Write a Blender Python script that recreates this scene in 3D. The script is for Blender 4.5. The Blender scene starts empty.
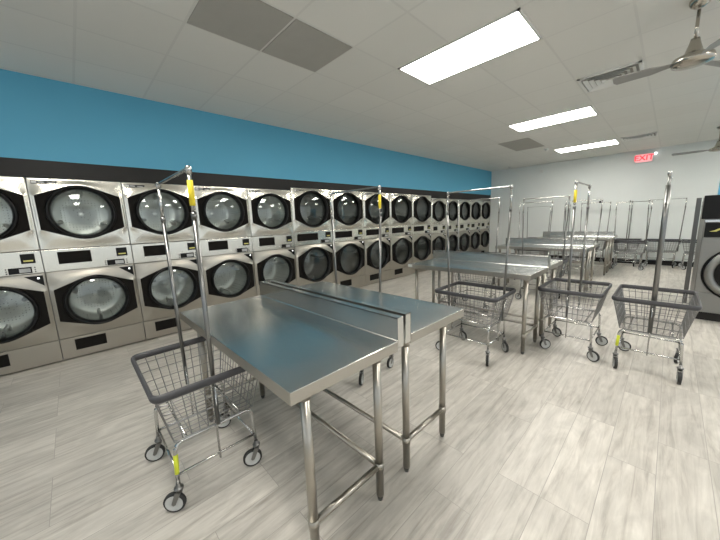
import bpy, bmesh, math, random
from mathutils import Vector, Matrix
random.seed(7)
PI = math.pi
scene = bpy.context.scene
COL = scene.collection

# ------------------------------------------------------------------ materials
def new_mat(name):
    m = bpy.data.materials.new(name); m.use_nodes = True
    nt = m.node_tree; nt.nodes.clear()
    out = nt.nodes.new('ShaderNodeOutputMaterial')
    b = nt.nodes.new('ShaderNodeBsdfPrincipled')
    nt.links.new(b.outputs[0], out.inputs[0])
    return m, nt, b, out

def plain(name, col, rough=.5, metal=0., noise=0., nscale=20., coat=0., spec=.5):
    m, nt, b, out = new_mat(name)
    b.inputs['Specular IOR Level'].default_value = spec
    b.inputs['Base Color'].default_value = (*col, 1)
    b.inputs['Roughness'].default_value = rough
    b.inputs['Metallic'].default_value = metal
    if coat: b.inputs['Coat Weight'].default_value = coat
    if noise:
        tc = nt.nodes.new('ShaderNodeTexCoord'); n = nt.nodes.new('ShaderNodeTexNoise')
        n.inputs['Scale'].default_value = nscale; n.inputs['Detail'].default_value = 4
        nt.links.new(tc.outputs['Object'], n.inputs['Vector'])
        mx = nt.nodes.new('ShaderNodeMix'); mx.data_type = 'RGBA'
        mx.inputs[6].default_value = (*[c*(1-noise) for c in col], 1)
        mx.inputs[7].default_value = (*[min(1, c*(1+noise)) for c in col], 1)
        nt.links.new(n.outputs['Fac'], mx.inputs[0])
        nt.links.new(mx.outputs[2], b.inputs['Base Color'])
    return m

def steel(name, col, rough=.25, brush=(1, 60, 1), bump=.02, warp=0., rvar=.1):
    """brushed stainless steel: fine streaks in roughness, optional large soft warp"""
    m, nt, b, out = new_mat(name)
    b.inputs['Base Color'].default_value = (*col, 1); b.inputs['Metallic'].default_value = 1
    tc = nt.nodes.new('ShaderNodeTexCoord'); mp = nt.nodes.new('ShaderNodeMapping')
    mp.inputs['Scale'].default_value = brush
    nt.links.new(tc.outputs['Object'], mp.inputs[0])
    n = nt.nodes.new('ShaderNodeTexNoise'); n.inputs['Scale'].default_value = 6; n.inputs['Detail'].default_value = 5
    nt.links.new(mp.outputs[0], n.inputs['Vector'])
    r = nt.nodes.new('ShaderNodeMapRange')
    r.inputs[3].default_value = rough-rvar; r.inputs[4].default_value = rough+rvar
    nt.links.new(n.outputs['Fac'], r.inputs[0]); nt.links.new(r.outputs[0], b.inputs['Roughness'])
    bp = nt.nodes.new('ShaderNodeBump'); bp.inputs['Strength'].default_value = bump; bp.inputs['Distance'].default_value = .002
    nt.links.new(n.outputs['Fac'], bp.inputs['Height'])
    last = bp
    if warp:
        n2 = nt.nodes.new('ShaderNodeTexNoise'); n2.inputs['Scale'].default_value = 2.2; n2.inputs['Detail'].default_value = 1
        nt.links.new(tc.outputs['Object'], n2.inputs['Vector'])
        b2 = nt.nodes.new('ShaderNodeBump'); b2.inputs['Strength'].default_value = 1; b2.inputs['Distance'].default_value = warp
        nt.links.new(n2.outputs['Fac'], b2.inputs['Height']); nt.links.new(bp.outputs[0], b2.inputs['Normal'])
        last = b2
    nt.links.new(last.outputs[0], b.inputs['Normal'])
    return m

def emis(name, col, s):
    m, nt, b, out = new_mat(name)
    b.inputs['Base Color'].default_value = (*col, 1)
    b.inputs['Emission Color'].default_value = (*col, 1); b.inputs['Emission Strength'].default_value = s
    return m

def door_glass():
    m, nt, b, out = new_mat('door_glass')
    nt.nodes.remove(b)
    tr = nt.nodes.new('ShaderNodeBsdfTransparent'); tr.inputs[0].default_value = (.80, .83, .81, 1)
    gl = nt.nodes.new('ShaderNodeBsdfGlossy'); gl.inputs['Roughness'].default_value = .03; gl.inputs[0].default_value = (.95, .98, .97, 1)
    fr = nt.nodes.new('ShaderNodeFresnel'); fr.inputs[0].default_value = 1.9
    mx = nt.nodes.new('ShaderNodeMixShader')
    nt.links.new(fr.outputs[0], mx.inputs[0]); nt.links.new(tr.outputs[0], mx.inputs[1]); nt.links.new(gl.outputs[0], mx.inputs[2])
    nt.links.new(mx.outputs[0], out.inputs[0])
    return m

def window_glass():
    m, nt, b, out = new_mat('window_glass')
    nt.nodes.remove(b)
    tr = nt.nodes.new('ShaderNodeBsdfTransparent'); gl = nt.nodes.new('ShaderNodeBsdfGlossy'); gl.inputs['Roughness'].default_value = .02
    mx = nt.nodes.new('ShaderNodeMixShader'); mx.inputs[0].default_value = .06
    nt.links.new(tr.outputs[0], mx.inputs[1]); nt.links.new(gl.outputs[0], mx.inputs[2]); nt.links.new(mx.outputs[0], out.inputs[0])
    return m

def perforated(name, g):
    m, nt, b, out = new_mat(name)
    b.inputs['Metallic'].default_value = .55; b.inputs['Roughness'].default_value = .38
    tc = nt.nodes.new('ShaderNodeTexCoord'); v = nt.nodes.new('ShaderNodeTexVoronoi'); v.inputs['Scale'].default_value = 34
    v.inputs['Randomness'].default_value = 0
    nt.links.new(tc.outputs['Object'], v.inputs['Vector'])
    cr = nt.nodes.new('ShaderNodeValToRGB')
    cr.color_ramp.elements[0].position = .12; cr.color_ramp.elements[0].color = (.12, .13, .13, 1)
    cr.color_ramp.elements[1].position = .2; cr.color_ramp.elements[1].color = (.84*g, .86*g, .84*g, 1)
    nt.links.new(v.outputs['Distance'], cr.inputs[0]); nt.links.new(cr.outputs[0], b.inputs['Base Color'])
    return m

def floor_mat():
    m, nt, b, out = new_mat('grey_wood_plank')
    L = nt.links.new; N = nt.nodes.new
    tc = N('ShaderNodeTexCoord'); mp = N('ShaderNodeMapping')
    # planks run along world Y: brick rows along X' = Y
    mp.inputs['Rotation'].default_value = (0, 0, -PI/2)
    mp.inputs['Location'].default_value = (0.28, 4.076+.0, 0)
    L(tc.outputs['Object'], mp.inputs[0])
    br = N('ShaderNodeTexBrick')
    br.offset = .37; br.offset_frequency = 3; br.squash = 1
    br.inputs['Scale'].default_value = 1; br.inputs['Brick Width'].default_value = .92; br.inputs['Row Height'].default_value = .2085
    br.inputs['Mortar Size'].default_value = .0016; br.inputs['Mortar Smooth'].default_value = .2; br.inputs['Bias'].default_value = 0
    br.inputs['Color1'].default_value = (0, 0, 0, 1); br.inputs['Color2'].default_value = (1, 1, 1, 1); br.inputs['Mortar'].default_value = (.5, .5, .5, 1)
    L(mp.outputs[0], br.inputs['Vector'])
    # per plank offset of the grain
    sc = N('ShaderNodeVectorMath'); sc.operation = 'SCALE'; sc.inputs['Scale'].default_value = 13.
    L(br.outputs['Color'], sc.inputs[0])
    ad = N('ShaderNodeVectorMath'); ad.operation = 'ADD'; L(tc.outputs['Object'], ad.inputs[0]); L(sc.outputs[0], ad.inputs[1])
    g = N('ShaderNodeMapping'); g.inputs['Scale'].default_value = (22, 1.6, 1); L(ad.outputs[0], g.inputs[0])
    n1 = N('ShaderNodeTexNoise'); n1.inputs['Scale'].default_value = 1.3; n1.inputs['Detail'].default_value = 7; n1.inputs['Roughness'].default_value = .65; n1.inputs['Distortion'].default_value = .6
    L(g.outputs[0], n1.inputs['Vector'])
    g2 = N('ShaderNodeMapping'); g2.inputs['Scale'].default_value = (4, 1.6, 1); L(ad.outputs[0], g2.inputs[0])
    n2 = N('ShaderNodeTexNoise'); n2.inputs['Scale'].default_value = 1.6; n2.inputs['Detail'].default_value = 4; n2.inputs['Distortion'].default_value = 2.2
    L(g2.outputs[0], n2.inputs['Vector'])
    cr = N('ShaderNodeValToRGB')
    e = cr.color_ramp.elements
    e[0].position = .28; e[0].color = (.38, .35, .31, 1)
    e[1].position = .72; e[1].color = (.68, .65, .595, 1)
    x = e.new(.48); x.color = (.56, .53, .48, 1)
    L(n1.outputs['Fac'], cr.inputs[0])
    cr2 = N('ShaderNodeValToRGB')
    cr2.color_ramp.elements[0].position = .3; cr2.color_ramp.elements[0].color = (.80, .80, .80, 1)
    cr2.color_ramp.elements[1].position = .7; cr2.color_ramp.elements[1].color = (1.0, 1.0, 1.0, 1)
    L(n2.outputs['Fac'], cr2.inputs[0])
    mu = N('ShaderNodeMix'); mu.data_type = 'RGBA'; mu.blend_type = 'MULTIPLY'; mu.inputs[0].default_value = 1
    L(cr.outputs[0], mu.inputs[6]); L(cr2.outputs[0], mu.inputs[7])
    tone = N('ShaderNodeMapRange'); tone.inputs[3].default_value = .90; tone.inputs[4].default_value = 1.05
    L(br.outputs['Color'], tone.inputs[0])
    mu2 = N('ShaderNodeVectorMath'); mu2.operation = 'SCALE'; L(mu.outputs[2], mu2.inputs[0]); L(tone.outputs[0], mu2.inputs['Scale'])
    mo = N('ShaderNodeMix'); mo.data_type = 'RGBA'; mo.inputs[7].default_value = (.33, .31, .28, 1)
    L(br.outputs['Fac'], mo.inputs[0]); L(mu2.outputs[0], mo.inputs[6])
    L(mo.outputs[2], b.inputs['Base Color'])
    rr = N('ShaderNodeMapRange'); rr.inputs[3].default_value = .34; rr.inputs[4].default_value = .5
    L(n1.outputs['Fac'], rr.inputs[0]); L(rr.outputs[0], b.inputs['Roughness'])
    bp = N('ShaderNodeBump'); bp.inputs['Strength'].default_value = .25; bp.inputs['Distance'].default_value = .002
    L(n1.outputs['Fac'], bp.inputs['Height']); L(bp.outputs[0], b.inputs['Normal'])
    return m

GX0, GXS, GY0, GYS = 1.857, .606, .865, .618
def ceiling_mat():
    m, nt, b, out = new_mat('ceiling_tile')
    L = nt.links.new; N = nt.nodes.new
    tc = N('ShaderNodeTexCoord'); mp = N('ShaderNodeMapping')
    mp.inputs['Location'].default_value = (-(GX0-GXS*20)/GXS, -(GY0-GYS*20)/GYS, 0)
    mp.inputs['Scale'].default_value = (1/GXS, 1/GYS, 1)
    L(tc.outputs['Object'], mp.inputs[0])
    br = N('ShaderNodeTexBrick'); br.offset = 0; br.squash = 1
    br.inputs['Scale'].default_value = 1; br.inputs['Brick Width'].default_value = 1; br.inputs['Row Height'].default_value = 1
    br.inputs['Mortar Size'].default_value = .016; br.inputs['Mortar Smooth'].default_value = 0
    br.inputs['Color1'].default_value = (.67, .665, .63, 1); br.inputs['Color2'].default_value = (.70, .695, .66, 1); br.inputs['Mortar'].default_value = (.63, .625, .595, 1)
    L(mp.outputs[0], br.inputs['Vector'])
    n = N('ShaderNodeTexNoise'); n.inputs['Scale'].default_value = 60; n.inputs['Detail'].default_value = 3
    L(tc.outputs['Object'], n.inputs['Vector'])
    L(br.outputs['Color'], b.inputs['Base Color'])
    b.inputs['Roughness'].default_value = .9
    bp = N('ShaderNodeBump'); bp.inputs['Strength'].default_value = .15; bp.inputs['Distance'].default_value = .002
    L(n.outputs['Fac'], bp.inputs['Height'])
    b2 = N('ShaderNodeBump'); b2.inputs['Strength'].default_value = .35; b2.inputs['Distance'].default_value = .006
    L(br.outputs['Fac'], b2.inputs['Height']); L(bp.outputs[0], b2.inputs['Normal']); L(b2.outputs[0], b.inputs['Normal'])
    return m

M = dict(
    floor=floor_mat(), ceiling=ceiling_mat(),
    blue=plain('blue_paint', (.10, .39, .58), .6, noise=.03, nscale=2),
    wall=plain('pale_grey_paint', (.72, .745, .73), .6, noise=.03, nscale=3),
    white=plain('white_paint', (.72, .72, .70), .5),
    band=plain('black_fascia', (.012, .011, .010), .45, spec=.3, noise=.15, nscale=2),
    black=plain('black_plastic', (.008, .007, .006), .7, spec=.12),
    gloss=plain('black_gloss', (.004, .004, .004), .35, spec=.25),
    rubber=plain('black_rubber', (.02, .02, .02), .6),
    bumper=plain('grey_bumper', (.055, .055, .06), .45),
    grey=plain('grey_plastic', (.42, .43, .43), .4),
    hub=plain('hub_plastic', (.50, .51, .50), .35),
    panel=plain('grey_return_panel', (.37, .36, .33), .8, noise=.06, nscale=8),
    yellow=plain('yellow_label', (.78, .62, .03), .5),
    green=plain('lime_label', (.72, .78, .05), .5),
    plate=plain('name_plate', (.05, .05, .05), .4), plate_w=plain('name_plate_white', (.7, .7, .68), .4),
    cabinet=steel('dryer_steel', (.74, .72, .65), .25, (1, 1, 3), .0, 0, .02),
    cabinet_shaded=steel('shaded_dryer_steel', (.43, .405, .355), .30, (1, 1, 3), .0, 0, .02),  # same steel for lower fronts; reflected floor shade put into its darker colour
    shell=plain('cabinet_shell', (.30, .30, .29), .5, .6),
    table=steel('table_steel', (.62, .62, .60), .24, (1.5, 14, 1.5), .004, .0035, .05),
    tableg=steel('table_edge_steel', (.46, .44, .40), .33, (2, 2, 2), .0, 0, .03),
    leg=steel('leg_steel', (.42, .395, .35), .30, (3, 3, 3), .0, 0, .03),
    chrome=plain('chrome', (.60, .60, .59), .16, 1.), wire=plain('chrome_wire', (.30, .30, .30), .32, 1.), tubec=plain('pole_chrome', (.52, .52, .51), .2, 1.),
    dchrome=plain('dull_chrome', (.22, .22, .215), .3, 1.),
    washer=steel('washer_steel', (.27, .27, .26), .45, (1, 1, 16), .01, .002, .06),
    fan=steel('brushed_nickel', (.45, .42, .37), .25, (1, 1, 20), .01, 0, .05),
    blade=plain('fan_blade', (.28, .28, .27), .5, .2),
    drum=perforated('drum_steel', 1.), drum_dark=perforated('dimmed_drum_steel', .42), glass=door_glass(), wglass=window_glass(),  # drums of wide and far dryers: weaker door light put into a darker colour
    diffuser=emis('light_diffuser', (1, .965, .89), 25.5),
    exit_face=plain('exit_face', (.8, .7, .7), .5), exit_red=emis('exit_letters', (1, .03, .05), 1.0),
    exit_case=emis('exit_glow_face', (.95, .42, .44), .55),
    display=emis('yellow_display', (.45, .42, .12), .25), led=emis('white_led', (1, 1, 1), 2.5),
    spot=emis('spot_lamp', (1, 1, 1), 3.), frame=plain('aluminium_frame', (.5, .5, .5), .4, .8),
)

# ------------------------------------------------------------------ mesh helpers
class MB:
    def __init__(s): s.bm = bmesh.new()
    def box(s, x0, x1, y0, y1, z0, z1, bev=0):
        vs = [s.bm.verts.new(p) for p in [(x0,y0,z0),(x1,y0,z0),(x1,y1,z0),(x0,y1,z0),(x0,y0,z1),(x1,y0,z1),(x1,y1,z1),(x0,y1,z1)]]
        fs = [s.bm.faces.new([vs[i] for i in f]) for f in [(0,3,2,1),(4,5,6,7),(0,1,5,4),(1,2,6,5),(2,3,7,6),(3,0,4,7)]]
        if bev:
            es = list({e for f in fs for e in f.edges})
            bmesh.ops.bevel(s.bm, geom=es, offset=bev, segments=2, affect='EDGES', profile=.6)
        return s
    def tube(s, pts, r, n=8, closed=False, cap=True, r2=None, flat=None):
        """tube along a polyline; flat=(a,b) gives an oval with half sizes a (sideways) and b (up)"""
        pts = [Vector(p) for p in pts]; N = len(pts); rings = []
        for i, p in enumerate(pts):
            if closed: d = (pts[(i+1) % N]-pts[i-1]).normalized()
            elif i == 0: d = (pts[1]-pts[0]).normalized()
            elif i == N-1: d = (pts[-1]-pts[-2]).normalized()
            else: d = ((pts[i+1]-p).normalized()+(p-pts[i-1]).normalized()).normalized()
            up = Vector((0,0,1)) if abs(d.z) < .9 else Vector((0,1,0))
            a = d.cross(up).normalized(); b = a.cross(d).normalized()
            rr = r if r2 is None else r+(r2-r)*i/(N-1)
            ra, rb = flat if flat else (rr, rr)
            rings.append([s.bm.verts.new(p+a*ra*math.cos(2*PI*k/n)+b*rb*math.sin(2*PI*k/n)) for k in range(n)])
        m = N if closed else N-1
        for i in range(m):
            A, B = rings[i], rings[(i+1) % N]
            # keep twist small
            for k in range(n):
                f = s.bm.faces.new((A[k], A[(k+1) % n], B[(k+1) % n], B[k])); f.smooth = True
        if cap and not closed:
            s.bm.faces.new(rings[0][::-1]); s.bm.faces.new(rings[-1])
        return s
    def lathe(s, prof, center, axis='x', n=40, cap0=False, cap1=False):
        """prof: list of (offset along axis, radius)"""
        c = Vector(center); rings = []
        for o, r in prof:
            ring = []
            if r < 1e-6:
                v = {'x': (o,0,0), 'y': (0,o,0), 'z': (0,0,o)}[axis]
                ring = [s.bm.verts.new(c+Vector(v))]
            else:
                for k in range(n):
                    a = 2*PI*k/n; ca, sa = r*math.cos(a), r*math.sin(a)
                    v = {'x': (o, ca, sa), 'y': (ca, o, sa), 'z': (ca, sa, o)}[axis]
                    ring.append(s.bm.verts.new(c+Vector(v)))
            rings.append(ring)
        for A, B in zip(rings, rings[1:]):
            for k in range(n):
                if len(A) == 1 and len(B) == 1: continue
                if len(A) == 1: f = s.bm.faces.new((A[0], B[k], B[(k+1) % n]))
                elif len(B) == 1: f = s.bm.faces.new((A[k], A[(k+1) % n], B[0]))
                else: f = s.bm.faces.new((A[k], A[(k+1) % n], B[(k+1) % n], B[k]))
                f.smooth = True
        if cap0 and len(rings[0]) > 1: s.bm.faces.new(rings[0][::-1])
        if cap1 and len(rings[-1]) > 1: s.bm.faces.new(rings[-1])
        return s
    def holed(s, poly, cy, cz, r, x0, x1, n=40):
        """plate in the YZ plane (front x1, back x0), outline poly round a hole of radius r at (cy,cz)"""
        angs = [2*PI*k/n for k in range(n)]+[math.atan2(z-cz, y-cy) % (2*PI) for y, z in poly]
        angs = sorted(set(round(a, 6) for a in angs))
        def hit(a):
            dx, dy = math.cos(a), math.sin(a); best = None
            for i in range(len(poly)):
                (ay, az), (by, bz) = poly[i], poly[(i+1) % len(poly)]
                ey, ez = by-ay, bz-az; den = dx*ez-dy*ey
                if abs(den) < 1e-9: continue
                t = ((ay-cy)*ez-(az-cz)*ey)/den; u = ((ay-cy)*dy-(az-cz)*dx)/den
                if t > 0 and -1e-5 <= u <= 1+1e-5 and (best is None or t > best): best = t
            return (cy+dx*best, cz+dy*best)
        rows = []
        for a in angs:
            oy, oz = hit(a); iy, iz = cy+r*math.cos(a), cz+r*math.sin(a)
            rows.append([s.bm.verts.new(p) for p in [(x1, iy, iz), (x1, oy, oz), (x0, oy, oz), (x0, iy, iz)]])
        for i in range(len(rows)):
            A, B = rows[i], rows[(i+1) % len(rows)]
            for k in range(4):
                s.bm.faces.new((A[k], A[(k+1) % 4], B[(k+1) % 4], B[k]))
        return s
    def flared(s, rect, inner, cy, cz, x0, rise, n=72):
        """pressed front: rises smoothly from the rectangle edge to the outline of the door surround"""
        def hit(poly, a):
            dx, dy = math.cos(a), math.sin(a); best = None
            for i in range(len(poly)):
                (ay, az), (by, bz) = poly[i], poly[(i+1) % len(poly)]
                ey, ez = by-ay, bz-az; den = dx*ez-dy*ey
                if abs(den) < 1e-9: continue
                t = ((ay-cy)*ez-(az-cz)*ey)/den; u = ((ay-cy)*dy-(az-cz)*dx)/den
                if t > 0 and -1e-5 <= u <= 1+1e-5 and (best is None or t > best): best = t
            return (cy+dx*best, cz+dy*best)
        angs = [2*PI*k/n for k in range(n)]+[math.atan2(z-cz, y-cy) % (2*PI) for y, z in rect]+[math.atan2(z-cz, y-cy) % (2*PI) for y, z in inner if abs(y-cy) > .3]
        angs = sorted(set(round(a, 5) for a in angs)); rows = []
        ts = [0, .06, .2, .4, .6, .8, .94, 1]
        for a in angs:
            o, i_ = hit(rect, a), hit(inner, a)
            row = [s.bm.verts.new((x0, *o))]
            for t in ts: row.append(s.bm.verts.new((rise*t*t*(3-2*t), o[0]+(i_[0]-o[0])*t, o[1]+(i_[1]-o[1])*t)))
            row.append(s.bm.verts.new((rise, cy+(i_[0]-cy)*.9, cz+(i_[1]-cz)*.9)))
            rows.append(row)
        for q in range(len(rows)):
            A, B = rows[q], rows[(q+1) % len(rows)]
            for k in range(len(A)-1):
                f = s.bm.faces.new((A[k], A[k+1], B[k+1], B[k])); f.smooth = 0 < k < len(ts)
        return s
    def prism(s, poly, x0, x1, plane='yz'):
        def P(a, b, x): return {'yz': (x, a, b), 'xz': (a, x, b), 'xy': (a, b, x)}[plane]
        A = [s.bm.verts.new(P(a, b, x0)) for a, b in poly]; B = [s.bm.verts.new(P(a, b, x1)) for a, b in poly]
        n = len(poly); s.bm.faces.new(A[::-1]); s.bm.faces.new(B)
        for i in range(n): s.bm.faces.new((A[i], A[(i+1) % n], B[(i+1) % n], B[i]))
        return s
    def build(s, name, mat, parent=None, loc=None, rot=None):
        bmesh.ops.recalc_face_normals(s.bm, faces=s.bm.faces[:])
        me = bpy.data.meshes.new(name); s.bm.to_mesh(me); s.bm.free()
        me.materials.append(mat)
        o = bpy.data.objects.new(name, me); COL.objects.link(o)
        if parent: o.parent = parent
        if loc: o.location = loc
        if rot: o.rotation_euler = rot
        return o

def thing(name, label, cat, loc=(0,0,0), rz=0, group=None):
    o = bpy.data.objects.new(name, None); COL.objects.link(o); o.empty_display_size = .1
    o.location = loc; o.rotation_euler = (0, 0, rz); o['label'] = label; o['category'] = cat
    if group: o['group'] = group
    return o
def tag(o, label, cat, group=None):
    o['label'] = label; o['category'] = cat
    if group: o['group'] = group
    return o
def struct(o): o['kind'] = 'structure'; return o
def kids(o): return [c for c in bpy.data.objects if c.parent == o]
def copy_tree(o, parent=None):
    c = o.copy(); COL.objects.link(c)
    if parent: c.parent = parent
    for k in kids(o): copy_tree(k, c)
    return c

# ------------------------------------------------------------------ room shell
HC = 3.0216; YF = 11.14; XR = 8.2; YB = -3.4; BAND = 2.195
struct(MB().box(-1.0, XR, YB, YF, -.1, 0).build('floor', M['floor']))
struct(MB().box(-1.0, XR, YB, YF, HC, HC+.1).build('ceiling', M['ceiling']))
b = MB(); b.box(-.75, 0, YB, YF, BAND, HC)              # blue wall over the dryers
b.box(-1.0, -.75, YB, YF, 0, HC)                        # its back, behind the dryers
b.box(-.75, 0, YB, -1.82, 0, BAND)
struct(b.build('wall_left', M['blue']))
struct(MB().box(-1.0, XR, YF, YF+.1, 0, HC).build('wall_far', M['wall']))
# wall behind the camera with shop windows
b = MB(); b.box(-1, XR, YB-.1, YB, 0, .45); b.box(-1, XR, YB-.1, YB, 2.6, HC); b.box(-1, 1.2, YB-.1, YB, .45, 2.6); b.box(7.4, XR, YB-.1, YB, .45, 2.6)
struct(b.build('wall_back', M['wall']))
b = MB(); b.box(XR, XR+.1, YB, YF, 0, .3); b.box(XR, XR+.1, YB, YF, 2.6, HC); b.box(XR, XR+.1, 6.4, YF, .3, 2.6); b.box(XR, XR+.1, YB, -2.6, .3, 2.6)
struct(b.build('wall_right', M['wall']))
def win(n, axis, fixed, a0, a1, z0, z1, k):
    f = MB()
    def bx(p0, p1, q0, q1):
        if axis == 'x': f.box(p0, p1, fixed-.08, fixed-.02, q0, q1)
        else: f.box(fixed+.02, fixed+.08, p0, p1, q0, q1)
    bx(a0, a1, z0, z0+.05); bx(a0, a1, z1-.05, z1)
    for i in range(k+1):
        p = a0+(a1-a0-.06)*i/k; bx(p, p+.06, z0, z1)
    fr = struct(f.build('window_%d' % n, M['frame']))
    g = MB()
    if axis == 'x': g.box(a0, a1, fixed-.055, fixed-.045, z0+.05, z1-.05)
    else: g.box(fixed+.045, fixed+.055, a0, a1, z0+.05, z1-.05)
    g.build('window_pane', M['wglass'], fr)
win(1, 'x', YB, 1.2, 7.4, .45, 2.6, 5)
win(2, 'y', XR, -2.6, 6.4, .3, 2.6, 6)
# black cove base and pale rail on the far wall
struct(MB().box(.0, XR, YF-.012, YF, 0, .125).build('baseboard_far', M['band']))
struct(MB().box(.0, XR, YF-.014, YF, 1.50, 1.53).build('trim_2', M['wall']))
# blue half-height partition behind the washer
struct(MB().box(5.11, 7.2, 7.42, 7.54, 0, 2.05).build('wall_partition', M['blue']))

# ------------------------------------------------------------------ dryers
def make_dryer(w, H, style, x=0):
    """local: x<0 goes into the wall, y 0..w along the wall"""
    k = w/.778; zk = H/2.015
    r = thing('stack_dryer', 'x', 'dryer')
    c = MB()
    for (x0, x1, y0, y1, z0, z1) in [(-.7, -.69, 0, w, 0, H), (-.7, -.012, .002, .012, .015, H), (-.7, -.012, w-.012, w-.002, .015, H), (-.7, -.012, 0, w, H-.01, H), (-.7, -.012, 0, w, .015, .03), (-.7, -.012, 0, w, 1.12*zk, 1.14*zk)]:
        c.box(x0, x1, y0+.002 if y0 == 0 else y0, y1-.002 if y1 == w else y1, z0, z1)
    c.build('cabinet', M['shell'], r)
    cy = w/2; G = .0035
    for lv, (cz, p0, p1) in enumerate([(.645*zk, .257*zk, 1.022*zk), (1.655*zk, 1.264*zk, H)]):
        R = .297*k if style != 'far' else .297
        rect = [(G, p0+.002), (w-G, p0+.002), (w-G, p1-.002), (G, p1-.002)]
        # six sided black surround, tangent to the door at top and bottom
        hy = .352*k; hz = .178*zk
        d = math.hypot(hy, hz); base = math.atan2(hz, hy); off = math.acos(min(1, R/d))
        ta = base+off
        arc = lambda a: (cy+R*math.cos(a), cz+R*math.sin(a))
        poly = [(cy+hy, cz-hz), (cy+hy, cz+hz)]
        poly += [arc(ta+(PI-2*ta)*i/10) for i in range(11)]
        poly += [(cy-hy, cz+hz), (cy-hy, cz-hz)]
        poly += [arc(PI+ta+(PI-2*ta)*i/10) for i in range(11)]
        MB().flared(rect, poly, cy, cz, -.02, .016).build('front_panel', M['cabinet' if lv else 'cabinet_shaded'], r)
        hexo = MB().holed(poly, cy, cz, .262*k, .0, .021, 44).build('door_surround', M['black'], r)
        ring = MB().lathe([(.020, R*1.0), (.044, R*.985), (.055, R*.95), (.053, R*.91), (.02, .256*k), (-.015, .250*k), (-.02, .262*k)], (0, cy, cz), 'x', 48).build('door', M['gloss'], r)
        MB().lathe([(-.012, .252*k), (.0, .2*k), (.010, .12*k), (.013, 0)], (0, cy, cz), 'x', 40).build('door_glass', M['glass'], ring)
        dr = MB().lathe([(-.021, .27*k), (-.06, .29*k), (-.5, .29*k), (-.52, .24*k), (-.54, .1*k), (-.5, .04*k), (-.49, 0)], (0, cy, cz), 'x', 40)
        for q in range(3):       # lifter vanes
            a = 2*PI*q/3+.5+lv
            y0, z0 = cy+.285*k*math.cos(a), cz+.285*k*math.sin(a); y1, z1 = cy+.21*k*math.cos(a), cz+.21*k*math.sin(a)
            dr.tube([(-.08, y0, z0), (-.1, y1, z1), (-.46, y1, z1), (-.5, y0, z0)], .018, 6)
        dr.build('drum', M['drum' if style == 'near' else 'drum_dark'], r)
    # control strip
    cs = MB().box(-.02, 0, G, w-G, 1.024*zk+.002, 1.262*zk-.002, .002).build('control_panel', M['cabinet'], r)
    if style == 'far': s0, s1, z0, z1 = .12, .32, 1.11, 1.225
    elif style == 'wide': s0, s1, z0, z1 = .06, .46, 1.10, 1.225
    else: s0, s1, z0, z1 = .12, .395, 1.10, 1.232
    MB().box(0, .006, s0*k, s1*k, z0*zk, z1*zk, .001).build('lint_drawer', M['black'], r)
    MB().box(.0, .010, .625*k, .728*k, 1.135*zk, 1.235*zk, .003).build('display', M['gloss'], cs)
    MB().box(.0095, .0115, .643*k, .712*k, 1.155*zk, 1.170*zk).build('readout', M['display'], cs)
    MB().box(.0, .008, .525*k, .690*k, 1.035*zk, 1.098*zk, .002).build('coin_slot', M['gloss'], cs)
    MB().box(.0075, .010, .60*k, .680*k, 1.045*zk, 1.085*zk, .002).build('coin_plate', M['grey'], cs)
    bt = MB()
    for i in range(3):
        for s_ in (.505, .708): bt.box(.0, .004, s_*k, (s_+.01)*k, (1.04+.022*i)*zk, (1.05+.022*i)*zk)
    bt.build('buttons', M['black'], cs)
    MB().prism([(.622*k, .998*zk), (.758*k, .998*zk), (.758*k, .885*zk)], 0, .012).build('control_badge', M['gloss'], r)
    MB().box(.012, .014, .715*k, .730*k, .965*zk, .980*zk).build('indicator_light', M['led'], r)
    # kick panel
    MB().box(-.02, 0, G, w-G, .018, .253*zk, .002).build('kick_panel', M['cabinet_shaded'], r)
    MB().box(0, .006, .12*k, .395*k, .10*zk, .226*zk, .001).build('service_opening', M['black'], r)
    # name plate with a small pale lozenge at its left end
    n0 = {'far': .03, 'wide': .05}.get(style, .03)
    npl = MB().box(0, .008, n0*k, (n0+.20)*k, 1.952*zk, 1.988*zk).build('name_plate', M['plate'], r)
    q = MB().box(.008, .0095, (n0+.006)*k, (n0+.045)*k, 1.959*zk, 1.981*zk)
    q.box(.008, .0095, (n0+.055)*k, (n0+.10)*k, 1.966*zk, 1.976*zk); q.box(.008, .0095, (n0+.125)*k, (n0+.18)*k, 1.962*zk, 1.969*zk)
    q.build('name_plate_print', M['plate_w'], npl)
    return r
ordw = ['first', 'second', 'third', 'fourth', 'fifth']
dlab = [
 'stainless stacked dryer cut off by the left edge of the photo',
 'stacked dryer, the leftmost one seen whole, with two bright round doors',
 'stacked dryer behind the near cart rack, third from the left edge',
 'stacked dryer just right of the near cart rack, fourth from the left',
 'last narrow stacked dryer before the bank steps up to the taller dryers',
 'taller wide stacked dryer right after the step up in height, blue-tinted lower reflection',
 'second of the taller wide stacked dryers, behind the bare left rack pole',
 'third of the taller wide stacked dryers, the middle one, behind the yellow-banded pole',
 'fourth of the taller wide stacked dryers, left of the tall bank\'s end',
 'last of the taller wide stacked dryers, where the top steps back down',
 'first small far stacked dryer right of the tall bank',
 'second small far stacked dryer, crossed by a thin rack pole',
 'third and middle small far stacked dryer',
 'small far stacked dryer, last but one before the corner',
 'small far stacked dryer at the very end beside the grey far wall']
dlab[5] = 'taller wide stacked dryer, first after the step up in height'
banks = [('near', .774, 2.015, -.257-.774, 'five narrow stacked dryers at the left'), ('wide', .879, 2.062, 2.839, 'five taller wide stacked dryers in the middle'), ('far', .777, 1.998, 7.234, 'five small stacked dryers at the far end')]
n = 0; segs = []
for style, w, H, y0, grp in banks:
    proto = make_dryer(w, H, style)
    for i in range(5):
        o = proto if i == 0 else copy_tree(proto)
        o.location = (0, y0+w*i, 0); o['label'] = dlab[n]; o['group'] = grp; n += 1
    segs.append((y0, y0+5*w, H))
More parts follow.
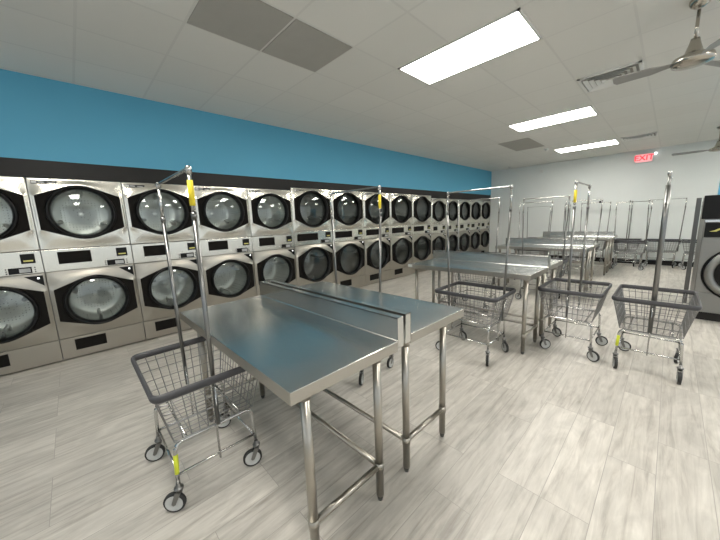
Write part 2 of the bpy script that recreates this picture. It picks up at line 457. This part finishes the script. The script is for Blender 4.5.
b = MB(); b.box(-.7, -.002, -1.82, -1.035, 0, 2.0)
for y0, y1, H in segs: b.box(-.05, -.004, (y0 if y0 > -1 else -1.82)+.001, (y1 if y1 < 11 else YF)-.001, H+.004, BAND)
b.box(-.05, -.004, 11.125, YF, 0, 1.99)
struct(b.build('trim_1', M['band']))

# ------------------------------------------------------------------ steel work tables (back to back pairs)
TH = .865
def make_table(x0, x1, depth, sgn, fi, bi):
    """local origin under the backsplash plane; surface runs from y=0 to -depth*sgn"""
    r = thing('work_table', 'x', 'table')
    def Y(a): return a*sgn
    L_ = x1-x0
    def bx(m, a0, a1, b0, b1, c0, c1, bev=0):
        y = sorted((Y(b0), Y(b1))); m.box(a0, a1, y[0], y[1], c0, c1, bev)
    top = MB()
    bx(top, 0, L_, -depth, 0, TH-.006, TH, .002)
    top.build('table_top', M['table'], r)
    ed = MB()
    bx(ed, 0, L_, -depth-.001, -depth+.012, TH-.052, TH-.001, .003)
    bx(ed, -.001, .012, -depth, 0, TH-.052, TH-.001, .003); bx(ed, L_-.012, L_+.001, -depth, .0, TH-.052, TH-.001, .003)
    # hat channels below the top
    bx(ed, .06, L_-.06, -depth*.72, -depth*.6, TH-.035, TH-.006); bx(ed, .06, L_-.06, -depth*.4, -depth*.28, TH-.035, TH-.006)
    ed.build('table_edge', M['tableg'], r)
    bs = MB()
    bx(bs, 0, L_, .0, .006, TH-.04, TH+.115, .001)
    bs.prism([(Y(-.004), TH), (Y(.001), TH+.005), (Y(.001), TH-.002)], 0, L_)
    bx(bs, 0, L_, .0, .045, TH+.109, TH+.115, .001)
    bx(bs, 0, L_, .039, .045, TH+.06, TH+.115, .001)
    bx(bs, L_-.004, L_, .0, .045, TH-.04, TH+.115, .001); bx(bs, 0, .004, .0, .045, TH-.04, TH+.115, .001)
    bs.build('backsplash', M['table'], r)
    ins = .062; yf, yb = -depth+fi, -bi
    for lx in (ins, L_-ins):
        for ly in (yf, yb):
            g = MB().tube([(lx, Y(ly), .03), (lx, Y(ly), TH-.03)], .0205, 16)
            g.lathe([(0, .0235), (.045, .0235)], (lx, Y(ly), .178), 'z', 16, True, True)
            g.tube([(lx, Y(ly), TH-.09), (lx, Y(ly), TH-.03)], .026, 14)
            lg = g.build('leg', M['leg'], r)
            MB().lathe([(0, .013), (.018, .016), (.035, .018)], (lx, Y(ly), 0), 'z', 12, True, True).build('foot', M['dchrome'], lg)
    rl = MB()
    rl.tube([(ins, Y(yb), .20), (L_-ins, Y(yb), .20)], .0155, 12)
    rl.tube([(ins, Y(yf), .20), (ins, Y(yb), .20)], .0155, 12)
    rl.tube([(L_-ins, Y(yf), .20), (L_-ins, Y(yb), .20)], .0155, 12)
    rl.build('rail', M['leg'], r)
    return r
tg = 'steel work tables in back to back pairs'
D = .596
t_a = make_table(2.30, 3.762, D, 1, .095, .09); t_b = make_table(2.25, 3.752, .57, -1, .15, .03)
pairs = [(0., 1.067, 1.186, 2.30, 2.25), (0, 3.747, 3.866, 2.215, 2.2), (0, 6.56, 6.68, 2.19, 2.17), (0, 9.22, 9.34, 2.19, 2.18)]
tl = [('nearest stainless steel work table, in the foreground over the near cart', 'stainless steel work table backed onto the nearest one, toward the middle of the room'),
      ('work table of the second pair, its front edge over the middle cart', 'work table of the second pair, on the far side of its backsplash'),
      ('work table of the third pair, long backsplash seen beyond the middle tables', 'work table of the third pair, on the far side of its backsplash'),
      ('work table of the last pair, facing the camera, nearest the far wall', 'work table of the last pair, on the side next to the far wall')]
for i, (_, ya, yb, xa, xb) in enumerate(pairs):
    a = t_a if i == 0 else copy_tree(t_a); bb = t_b if i == 0 else copy_tree(t_b)
    a.location = (xa, ya, 0); bb.location = (xb, yb, 0)
    if i: a.location.x = 3.730-1.462; bb.location.x = 3.722-1.502
    a['label'], bb['label'] = tl[i]; a['group'] = bb['group'] = tg

# ------------------------------------------------------------------ laundry carts
def rrect(hx, hy, z, r, n=5):
    P = []
    for (cx, cy, a0) in [(hx-r, hy-r, 0), (-hx+r, hy-r, PI/2), (-hx+r, -hy+r, PI), (hx-r, -hy+r, 3*PI/2)]:
        for i in range(n+1):
            a = a0+PI/2*i/n; P.append((cx+r*math.cos(a), cy+r*math.sin(a), z))
    return P
RX, RY, ZR, BX, BY, ZB = .320, .260, .675, .262, .200, .395
def caster(parent, x, y, ang):
    f = MB()
    f.lathe([(0, .016), (.02, .020), (.024, .026), (.034, .026), (.036, .013), (.06, .013)], (0, 0, .125), 'z', 14, True, True)
    for s in (-1, 1):
        f.prism([(-.016, .135), (.018, .135), (.045, .062), (.036, .05), (.022, .056)], s*.0185-.0015, s*.0185+.0015, 'xz')
    fo = f.build('caster', M['dchrome'], parent, (x, y, 0), (0, 0, ang))
    fo.scale = (.86, .86, .86)
    MB().lathe([(-.014, .049), (-.014, .058), (-.009, .0625), (.009, .0625), (.014, .058), (.014, .049)], (.033, 0, .0625), 'y', 24).build('wheel_tire', M['rubber'], fo)
    MB().lathe([(-.015, 0), (-.015, .014), (-.010, .02), (-.011, .038), (-.0145, .044), (-.0145, .0505), (.0145, .0505), (.0145, .044), (.011, .038), (.010, .02), (.015, .014), (.015, 0)], (.033, 0, .0625), 'y', 24).build('wheel_hub', M['hub'], fo)
    return fo
def make_cart():
    r = thing('laundry_cart', 'x', 'cart')
    w = MB(); wr = .0025
    def P(sx, sy, t):   # point on the basket side at height t
        return None
    nx, ny = 13, 10
    for i in range(nx+1):
        u = -1+2*i/nx
        for s in (-1, 1): w.tube([(u*BX, s*BY, ZB), (u*RX*.97, s*RY, ZR)], wr, 4, cap=False)
        if i % 1 == 0: w.tube([(u*BX, -BY, ZB), (u*BX, BY, ZB)], wr, 4, cap=False)
    for i in range(ny+1):
        u = -1+2*i/ny
        for s in (-1, 1): w.tube([(s*BX, u*BY, ZB), (s*RX, u*RY*.97, ZR)], wr, 4, cap=False)
        if i % 2 == 0: w.tube([(-BX, u*BY, ZB), (BX, u*BY, ZB)], wr, 4, cap=False)
    for t in (0, .2, .42, .64, .84):
        hx, hy = BX+(RX-BX)*t, BY+(RY-BY)*t
        w.tube(rrect(hx, hy, ZB+(ZR-ZB)*t, .03, 3), .0025 if t else .0035, 5, closed=True)
    w.build('wire_basket', M['wire'], r)
    MB().tube(rrect(RX+.004, RY+.004, ZR, .04, 5), .012, 10, closed=True, flat=(.0105, .0205)).build('bumper_rim', M['bumper'], r)
    f = MB(); FX, FY, ZF, fr = .240, .200, .375, .0100
    for s in (-1, 1):
        pts = [(s*(FX+.005), -FY-.008, .135)]
        for i in range(6):
            a = PI/2*i/5; pts.append((s*FX, -FY+.045*(1-math.cos(a)), ZF-.045+.045*math.sin(a)))
        for i in range(6):
            a = PI/2*(1-i/5); pts.append((s*FX, FY-.045*(1-math.cos(a)), ZF-.045+.045*math.sin(a)))
        pts.append((s*(FX+.005), FY+.008, .135))
        f.tube(pts, fr, 8)
        f.tube([(s*FX, -FY, .20), (s*FX, FY, .20)], .007, 6)
        f.tube([(-FX, s*FY, .20), (FX, s*FY, .20)], .007, 6)
        f.tube([(-FX, s*(FY-.06), ZF), (FX, s*(FY-.06), ZF)], .007, 6)
    f.build('frame', M['chrome'], r)
    for j, (sx, sy) in enumerate([(1, -1), (1, 1), (-1, -1), (-1, 1)]):
        caster(r, sx*(FX+.005)-.0, sy*(FY+.008), 0)
    # two poles at the middle of the short ends, joined by a top bar
    for s in (-1, 1):
        pl = MB().tube([(s*.292, 0, ZB+.012), (s*.326, 0, 1.50)], .0110, 10).build('pole', M['dchrome'], r)
        MB().tube([(s*.326, 0, 1.50), (s*.326, 0, 1.705)], .0095, 10).build('upper_tube', M['tubec'], pl)
        MB().lathe([(0, .0115), (0, .0135), (.03, .0135), (.03, .0115)], (s*.326, 0, 1.485), 'z', 12).build('pole_collar', M['dchrome'], pl)
        MB().tube([(s*.318, 0, .635), (s*.27, 0, .40), (s*.256, 0, .36), (s*.256, 0, .185)], .009, 8, flat=(.013, .005)).build('pole_bracket', M['tubec'], r)
    tb = MB().tube([(-.326, 0, 1.700), (-.318, 0, 1.712), (.318, 0, 1.712), (.326, 0, 1.700)], .009, 8)
    for s in (-1, 1): tb.lathe([(0, .013), (.03, .014), (.036, .008)], (s*.326, 0, 1.688), 'z', 10, True, True)
    tb.build('hanger_bar', M['tubec'], r)
    return r
cart0 = make_cart()
def sleeve(o, s):
    p = [c for c in kids(o) if c.name.startswith('pole')][0 if s < 0 else 1]
    MB().tube([(s*.326, 0, 1.545), (s*.326, 0, 1.66)], .0125, 10, cap=True).build('yellow_sleeve', M['yellow'], p)
def leg_label(o, sx, sy):
    l = MB().tube([(sx*.2465, sy*.206, .215), (sx*.2435, sy*.2005, .315)], .0112, 8).build('lime_label', M['green'], o)
cg_n, cg_w = 'laundry carts among the work tables', 'laundry carts parked along the far wall'
carts = [  # x, y, rot, caster angles, label, group, z scale, sleeve, leg label
 (2.755, .425, 0, (-2.2, -1.9, -1.9, -1.9), 'nearest laundry cart, wire basket tucked half under the foreground table, yellow-topped pole', cg_n, 1.0, 1, (1, -1)),
 (2.575, 1.915, 0, (-1.0, -1.4, 1.0, -.3), 'laundry cart hidden behind the second table, only two poles and casters showing', cg_n, 1.007, 1, None),
 (3.25, 2.99, 0, (-1.2, -.7, -2.6, -.3), 'laundry cart with its basket half under the second pair of tables, camera side', cg_n, 1.0, 0, None),
 (2.52, 4.60, 0, (1, 2, 3, 4), 'laundry cart behind the second pair of tables, rack in front of the far dryers', cg_n, .998, 0, None),
 (3.985, 3.77, PI/2, (-1.4, -1.9, -1.9, -.9), 'laundry cart standing free at the end of the second tables, yellow-banded pole', cg_n, 1.012, -1, None),
 (4.59, 3.76, PI/2, (2.9, -1.6, -3.1, -2.9), 'rightmost open laundry cart, nearest the washer, dark poles lined up edge-on', cg_n, 1.012, 0, (-1, 1)),
 (3.17, 5.66, 0, (1, 2, 3, 4), 'laundry cart in front of the third pair of tables, wide rack', cg_n, 1.0, 0, None),
 (2.50, 7.53, 0, (1, 2, 3, 4), 'laundry cart behind the third pair of tables, toward the dryers', cg_n, 1.0, 0, None),
 (3.24, 8.30, 0, (1, 2, 3, 4), 'laundry cart in front of the last pair of tables, black knob by its rack', cg_n, 1.0, 0, None),
 (3.95, 10.16, 0, (-.4, -1.9, -2, -2.6), 'laundry cart just right of the last tables, standing clear of the far wall', cg_n, .975, 0, None),
 (4.52, 10.86, 0, (1.2, .6, 3, 4), 'laundry cart against the far wall, its wide rack alone behind the edge-on dark poles', cg_w, .995, 0, None),
 (3.855, 10.80, PI/2, (1, 0, 3, 0), 'laundry cart against the far wall turned edge-on, behind the cart near the last tables', cg_w, 1.0, 0, None),
 (3.10, 10.86, 0, (1, 2, 3, 4), 'laundry cart against the far wall behind the last tables, second rack from the exit sign', cg_w, 1.0, 0, None),
 (2.45, 10.76, PI/2, (1, 2, 3, 4), 'laundry cart against the far wall turned edge-on behind the middle of the last tables', cg_w, .995, 0, None),
 (1.66, 10.86, 0, (1, 2, 3, 4), 'leftmost laundry cart against the far wall, low wide rack', cg_w, .985, 0, None),
 (5.13, 10.76, PI/2, (.5, 2, 3, 4), 'laundry cart against the far wall mostly hidden behind the grey post and washer', cg_w, .93, 0, None),
]
for i, (x, y, rz, ang, lab, grp, zs, sl, ll) in enumerate(carts):
    o = cart0 if i == 0 else copy_tree(cart0)
    o.location = (x, y, 0); o.rotation_euler = (0, 0, rz)
    o['label'] = lab; o['group'] = grp
    cs = [c for c in kids(o) if c.name.startswith('caster')]
    for c, a in zip(cs, ang): c.rotation_euler = (0, 0, a)
    carts[i] = (o, zs, sl, ll)
for o, zs, sl, ll in carts:
    if zs != 1.0:            # telescopic rack heights differ: slide the upper tubes and the bar
        dz = 1.7*(zs-1)
        for c in kids(o):
            if c.name.startswith('hanger_bar'): c.location.z = dz
            if c.name.startswith('pole'):
                for g in kids(c):
                    if g.name.startswith('upper_tube'): g.location.z = dz
for o, zs, sl, ll in carts:
    if sl: sleeve(o, sl)
    if ll: leg_label(o, *ll)
# the rightmost cart has thicker dull poles
o = carts[5][0]
for c in kids(o):
    if c.name.startswith('pole') and not c.name.startswith('pole_b'):
        sg = 1 if c.data.vertices[0].co.x > 0 else -1
        t_ = MB().tube([(sg*.292, 0, ZB+.012), (sg*.318, 0, 1.30), (sg*.326, 0, 1.64)], .0165, 10).build('pole', M['dchrome'], o)
        c.data = t_.data; bpy.data.objects.remove(t_)
        for g in kids(c):
            if g.name.startswith('upper_tube'): g.material_slots[0].link = 'OBJECT'; g.material_slots[0].material = M['dchrome']
# knob hanging on the rack by the last tables
ob = MB().lathe([(-.025, 0), (-.02, .016), (0, .026), (.02, .016), (.025, 0)], (3.535, 8.272, 1.66), 'z', 12)
tag(ob.build('black_knob', M['gloss']), 'small black round knob on the rack in front of the last tables', 'knob')

# ------------------------------------------------------------------ washer and post on the right
r = thing('washing_machine', 'grey front-loading washer with black top panel at the right edge', 'washer', (4.925, 5.78, 0))
W = .74
MB().box(.01, W+.3, .04, .85, 0, .105).build('plinth', M['band'], r)
b = MB()
b.box(0, W, .02, .85, .105, 1.60, .012)
b.build('cabinet', M['washer'], r)
# front skin laid in XZ: reuse the holed plate in YZ then turn
def front(mbf, name, mat, par): 
    o = mbf.build(name, mat, par); o.rotation_euler = (0, 0, -PI/2); return o
# (x,y) local of plate -> plate y becomes +x, plate x becomes -y
front(MB().box(-.02, .004, .004, W-.004, .375, 1.07, .004), 'front_panel', M['washer'], r)
front(MB().box(-.02, .004, .004, W-.004, .115, .368, .004), 'kick_panel', M['washer'], r)
front(MB().box(-.02, .008, .012, W-.012, 1.085, 1.265, .004), 'control_panel', M['gloss'], r)
front(MB().box(-.02, .004, .004, W-.004, 1.272, 1.305, .003), 'trim_strip', M['chrome'], r)
front(MB().box(-.03, .03, -.03, W+.0, 1.312, 1.603, .008), 'top_panel', M['gloss'], r)
rg = front(MB().lathe([(.004, .345), (.02, .345), (.022, .33), (.004, .325)], (0, .378, .635), 'x', 48), 'door_gasket', M['gloss'], r)
dd = front(MB().lathe([(.004, .325), (.04, .315), (.055, .28), (.045, .25), (.02, .235)], (0, .378, .635), 'x', 48), 'door', M['washer'], r)
MB().lathe([(.02, .236), (.03, .16), (.035, 0)], (0, .378, .635), 'x', 40).build('door_glass', M['gloss'], dd)
b = MB()
for z in (.555, .635, .715): b.tube([(.03, .22, z), (.045, .30, z), (.045, .44, z), (.03, .52, z)], .006, 6)
b.lathe([(.035, .11), (.05, .11), (.052, .095), (.035, .09)], (0, .378, .635), 'x', 32)
b.build('door_guard', M['chrome'], dd)
sw = front(MB().prism([(.05, 1.155), (.11, 1.155), (.15, 1.185), (.19, 1.19), (.13, 1.195), (.09, 1.17)], .008, .011), 'panel_emblem', M['display'], r)
pt = MB().box(4.865, 4.915, 6.70, 6.75, 0, 1.60, .004)
tag(pt.build('metal_post', M['dchrome']), 'slim grey metal post standing just left of the washer', 'post')

# ------------------------------------------------------------------ ceiling fixtures
def light(x, y, lab, grp):
    r = thing('ceiling_light', lab, 'ceiling light', (x, y, HC), 0, grp)
    w, d = 1.19, .585
    f = MB()
    for a in [(0, w, 0, .02), (0, w, d-.02, d), (0, .02, 0, d), (w-.02, w, 0, d)]: f.box(*a, -.012, 0)
    f.build('light_frame', M['white'], r)
    MB().box(.018, w-.018, .018, d-.018, -.008, -.002).build('diffuser', M['diffuser'], r)
lg = 'recessed rectangular ceiling lights'
light(2.480, 2.719, 'largest and nearest glowing rectangular ceiling light', lg)
light(2.458, 5.835, 'middle glowing ceiling light, beside the first air vent', lg)
light(2.440, 8.92, 'farthest and smallest glowing ceiling light, near the far wall', lg)
light(2.480, -.371, 'glowing ceiling light above and behind the camera, left', lg)
light(6.12, -.371, 'glowing ceiling light behind the camera, right', lg)
light(6.12, 2.719, 'glowing ceiling light to the right, outside the picture', lg)
light(6.12, 5.835, 'glowing ceiling light over the washers, outside the picture', lg)
light(6.12, 8.92, 'glowing ceiling light beyond the blue partition, outside the picture', lg)

def panel(x0, x1, y0, y1, lab):
    r = MB(); r.box(x0, x1, y0, y1, HC-.006, HC-.0005)
    o = r.build('return_air_panel', M['panel']); tag(o, lab, 'ceiling panel', 'dark grey ceiling panels')
panel(1.867, 2.453, .877, 1.473, 'first dark grey ceiling panel, at the top edge above the left dryers')
panel(1.867, 2.453, 1.495, 2.091, 'second dark grey ceiling panel, touching the first, nearer the big light')
panel(1.80, 2.42, 7.08, 8.25, 'far dark grey ceiling panel between the middle light and the blue wall')

def vent(x, y, w, d, lab):
    r = thing('ceiling_vent', lab, 'air vent', (x, y, HC), 0, 'square ceiling air diffusers')
    f = MB()
    for a in [(0, w, 0, .03), (0, w, d-.03, d), (0, .03, 0, d), (w-.03, w, 0, d)]: f.box(*a, -.014, 0)
    f.build('vent_frame', M['white'], r)
    MB().box(.03, w-.03, .03, d-.03, -.003, -.001).build('vent_backing', M['panel'], r)
    for i in range(4):
        e = .05+i*.052; g = MB()
        i0, i1, j0, j1 = e, w-e, e, d-e
        t = .034; z0, z1 = -.002, -.026
        # four sloped blades per ring
        def quad(p):
            vs = [g.bm.verts.new(q) for q in p]; g.bm.faces.new(vs)
            vs2 = [g.bm.verts.new((q[0], q[1], q[2]-.002)) for q in p]; g.bm.faces.new(vs2[::-1])
            for a in range(4): g.bm.faces.new((vs[a], vs[(a+1) % 4], vs2[(a+1) % 4], vs2[a]))
        quad([(i0, j0, z1), (i1, j0, z1), (i1-t, j0+t, z0), (i0+t, j0+t, z0)])
        quad([(i0, j1, z1), (i1, j1, z1), (i1-t, j1-t, z0), (i0+t, j1-t, z0)])
        quad([(i0, j0, z1), (i0, j1, z1), (i0+t, j1-t, z0), (i0+t, j0+t, z0)])
        quad([(i1, j0, z1), (i1, j1, z1), (i1-t, j1-t, z0), (i1-t, j0+t, z0)])
        g.build('louver', M['white'], r)
vent(3.69, 4.605, .57, .56, 'nearer square ceiling air vent, left of the ceiling fan')
vent(3.70, 8.86, .57, .45, 'farther ceiling air vent, near the exit sign')

def fan(x, y, lab, a0, R):
    r = thing('ceiling_fan', lab, 'ceiling fan', (x, y, HC), 0, 'ceiling fans')
    MB().lathe([(0, .06), (-.02, .06), (-.04, .05), (-.055, .03), (-.06, 0)], (0, 0, -.0), 'z', 24).build('canopy', M['fan'], r)
    MB().tube([(0, 0, -.07), (0, 0, -.29)], .011, 12).build('downrod', M['fan'], r)
    MB().lathe([(-.27, .0), (-.27, .026), (-.30, .032), (-.365, .052), (-.375, .06), (-.385, .075), (-.40, .115), (-.43, .125), (-.45, .115), (-.462, .07), (-.465, 0)], (0, 0, 0), 'z', 32).build('motor_housing', M['fan'], r)
    for i in range(3):
        a = a0+i*2*PI/3
        b = MB()
        pr = [(.10, -.018), (.16, -.03), (.24, -.055), (R, -.062), (R+.02, -.03), (R+.02, .035), (R, .06), (.24, .05), (.16, .028), (.10, .018)]
        A = [b.bm.verts.new((u, v, -.425+v*.20)) for u, v in pr]; B = [b.bm.verts.new((u, v, -.418+v*.20)) for u, v in pr]
        n_ = len(pr); b.bm.faces.new(A[::-1]); b.bm.faces.new(B)
        for q in range(n_): b.bm.faces.new((A[q], A[(q+1) % n_], B[(q+1) % n_], B[q]))
        b.build('blade', M['blade'], r, rot=(0, 0, a))
fan(4.632, 3.70, 'near brushed nickel ceiling fan hanging at the top right', PI, .46)
fan(5.15, 9.48, 'far ceiling fan at the right edge, near the far wall', PI, .62)

# exit sign on the far wall
r = thing('exit_sign', 'red glowing exit sign high on the far wall', 'exit sign', (3.805, YF, 2.69))
MB().box(0, .36, -.05, -.001, 0, .235, .006).build('housing', M['white'], r)
MB().box(.02, .34, -.054, -.049, .02, .215).build('sign_face', M['exit_case'], r)
cu = bpy.data.curves.new('exit_text', 'FONT'); cu.body = 'EXIT'; cu.size = .185; cu.extrude = .002; cu.align_x = 'CENTER'; cu.align_y = 'CENTER'; cu.offset = .003
tmp = bpy.data.objects.new('exit_text', cu); COL.objects.link(tmp)
bpy.context.view_layer.update()
me = bpy.data.meshes.new_from_object(tmp.evaluated_get(bpy.context.evaluated_depsgraph_get()))
bpy.data.objects.remove(tmp)
me.materials.clear(); me.materials.append(M['exit_red'])
tx = bpy.data.objects.new('exit_lettering', me); COL.objects.link(tx); tx.parent = r
tx.location = (.18, -.056, .118); tx.rotation_euler = (PI/2, 0, 0)
MB().lathe([(0, .018), (-.02, .026), (-.025, .022), (-.02, 0)], (.392, -.03, .20), 'y', 18, True).build('spot_lamp', M['spot'], r)

def dome(x, y, z, rad, lab, name='ceiling_sprinkler', cat='sprinkler'):
    o = MB().lathe([(0, rad), (-rad*.35, rad), (-rad*.6, rad*.6), (-rad, rad*.45), (-rad*1.1, 0)], (0, 0, 0), 'z', 16).build(name, M['white'], None, (x, y, z))
    tag(o, lab, cat)
dome(.75, 10.75, HC, .06, 'small white camera dome on the ceiling near the far corner', 'ceiling_camera', 'camera')
dome(2.35, 8.62, HC, .05, 'small white sprinkler disc on the ceiling past the far dark panel')
o = MB().box(1.55, 1.64, YF-.06, YF-.001, 2.76, 2.86, .01).build('wall_sensor', M['white']); tag(o, 'small white sensor box high on the far wall', 'sensor')
# paper tag on the corner of the second table pair
tt = [o for o in bpy.data.objects if o.get('label') == tl[1][0]][0]
o = MB().box(-.003, .06, -.6015, -.5965, .829, .862).build('sticker', M['plate_w'], tt); o['label'] = 'small white sticker on the table corner'

# ------------------------------------------------------------------ world, camera
w = bpy.data.worlds.new('world'); scene.world = w; w.use_nodes = True
bg = w.node_tree.nodes['Background']; bg.inputs[0].default_value = (.88, .95, 1, 1); bg.inputs[1].default_value = 1.1

cam = bpy.data.cameras.new('camera'); co = bpy.data.objects.new('camera', cam); COL.objects.link(co)
F = Vector((-0.71279067, 0.68224168, -0.16271373)); R = Vector((0.69533113, 0.71776234, -0.03649451)); U = Vector((-0.09189171, 0.13915287, 0.98599817))
m = Matrix((R, U, -F)).transposed().to_4x4(); m.translation = Vector((4.62939753, 0, 1.44696586))
co.matrix_world = m
cam.sensor_width = 36; cam.sensor_fit = 'HORIZONTAL'; cam.lens = 296.966*36/720; cam.clip_start = .02
scene.camera = co
vs = scene.view_settings; vs.view_transform = 'Standard'; vs.look = 'None'; vs.gamma = 1; vs.use_curve_mapping = False
vs.exposure = 0.15
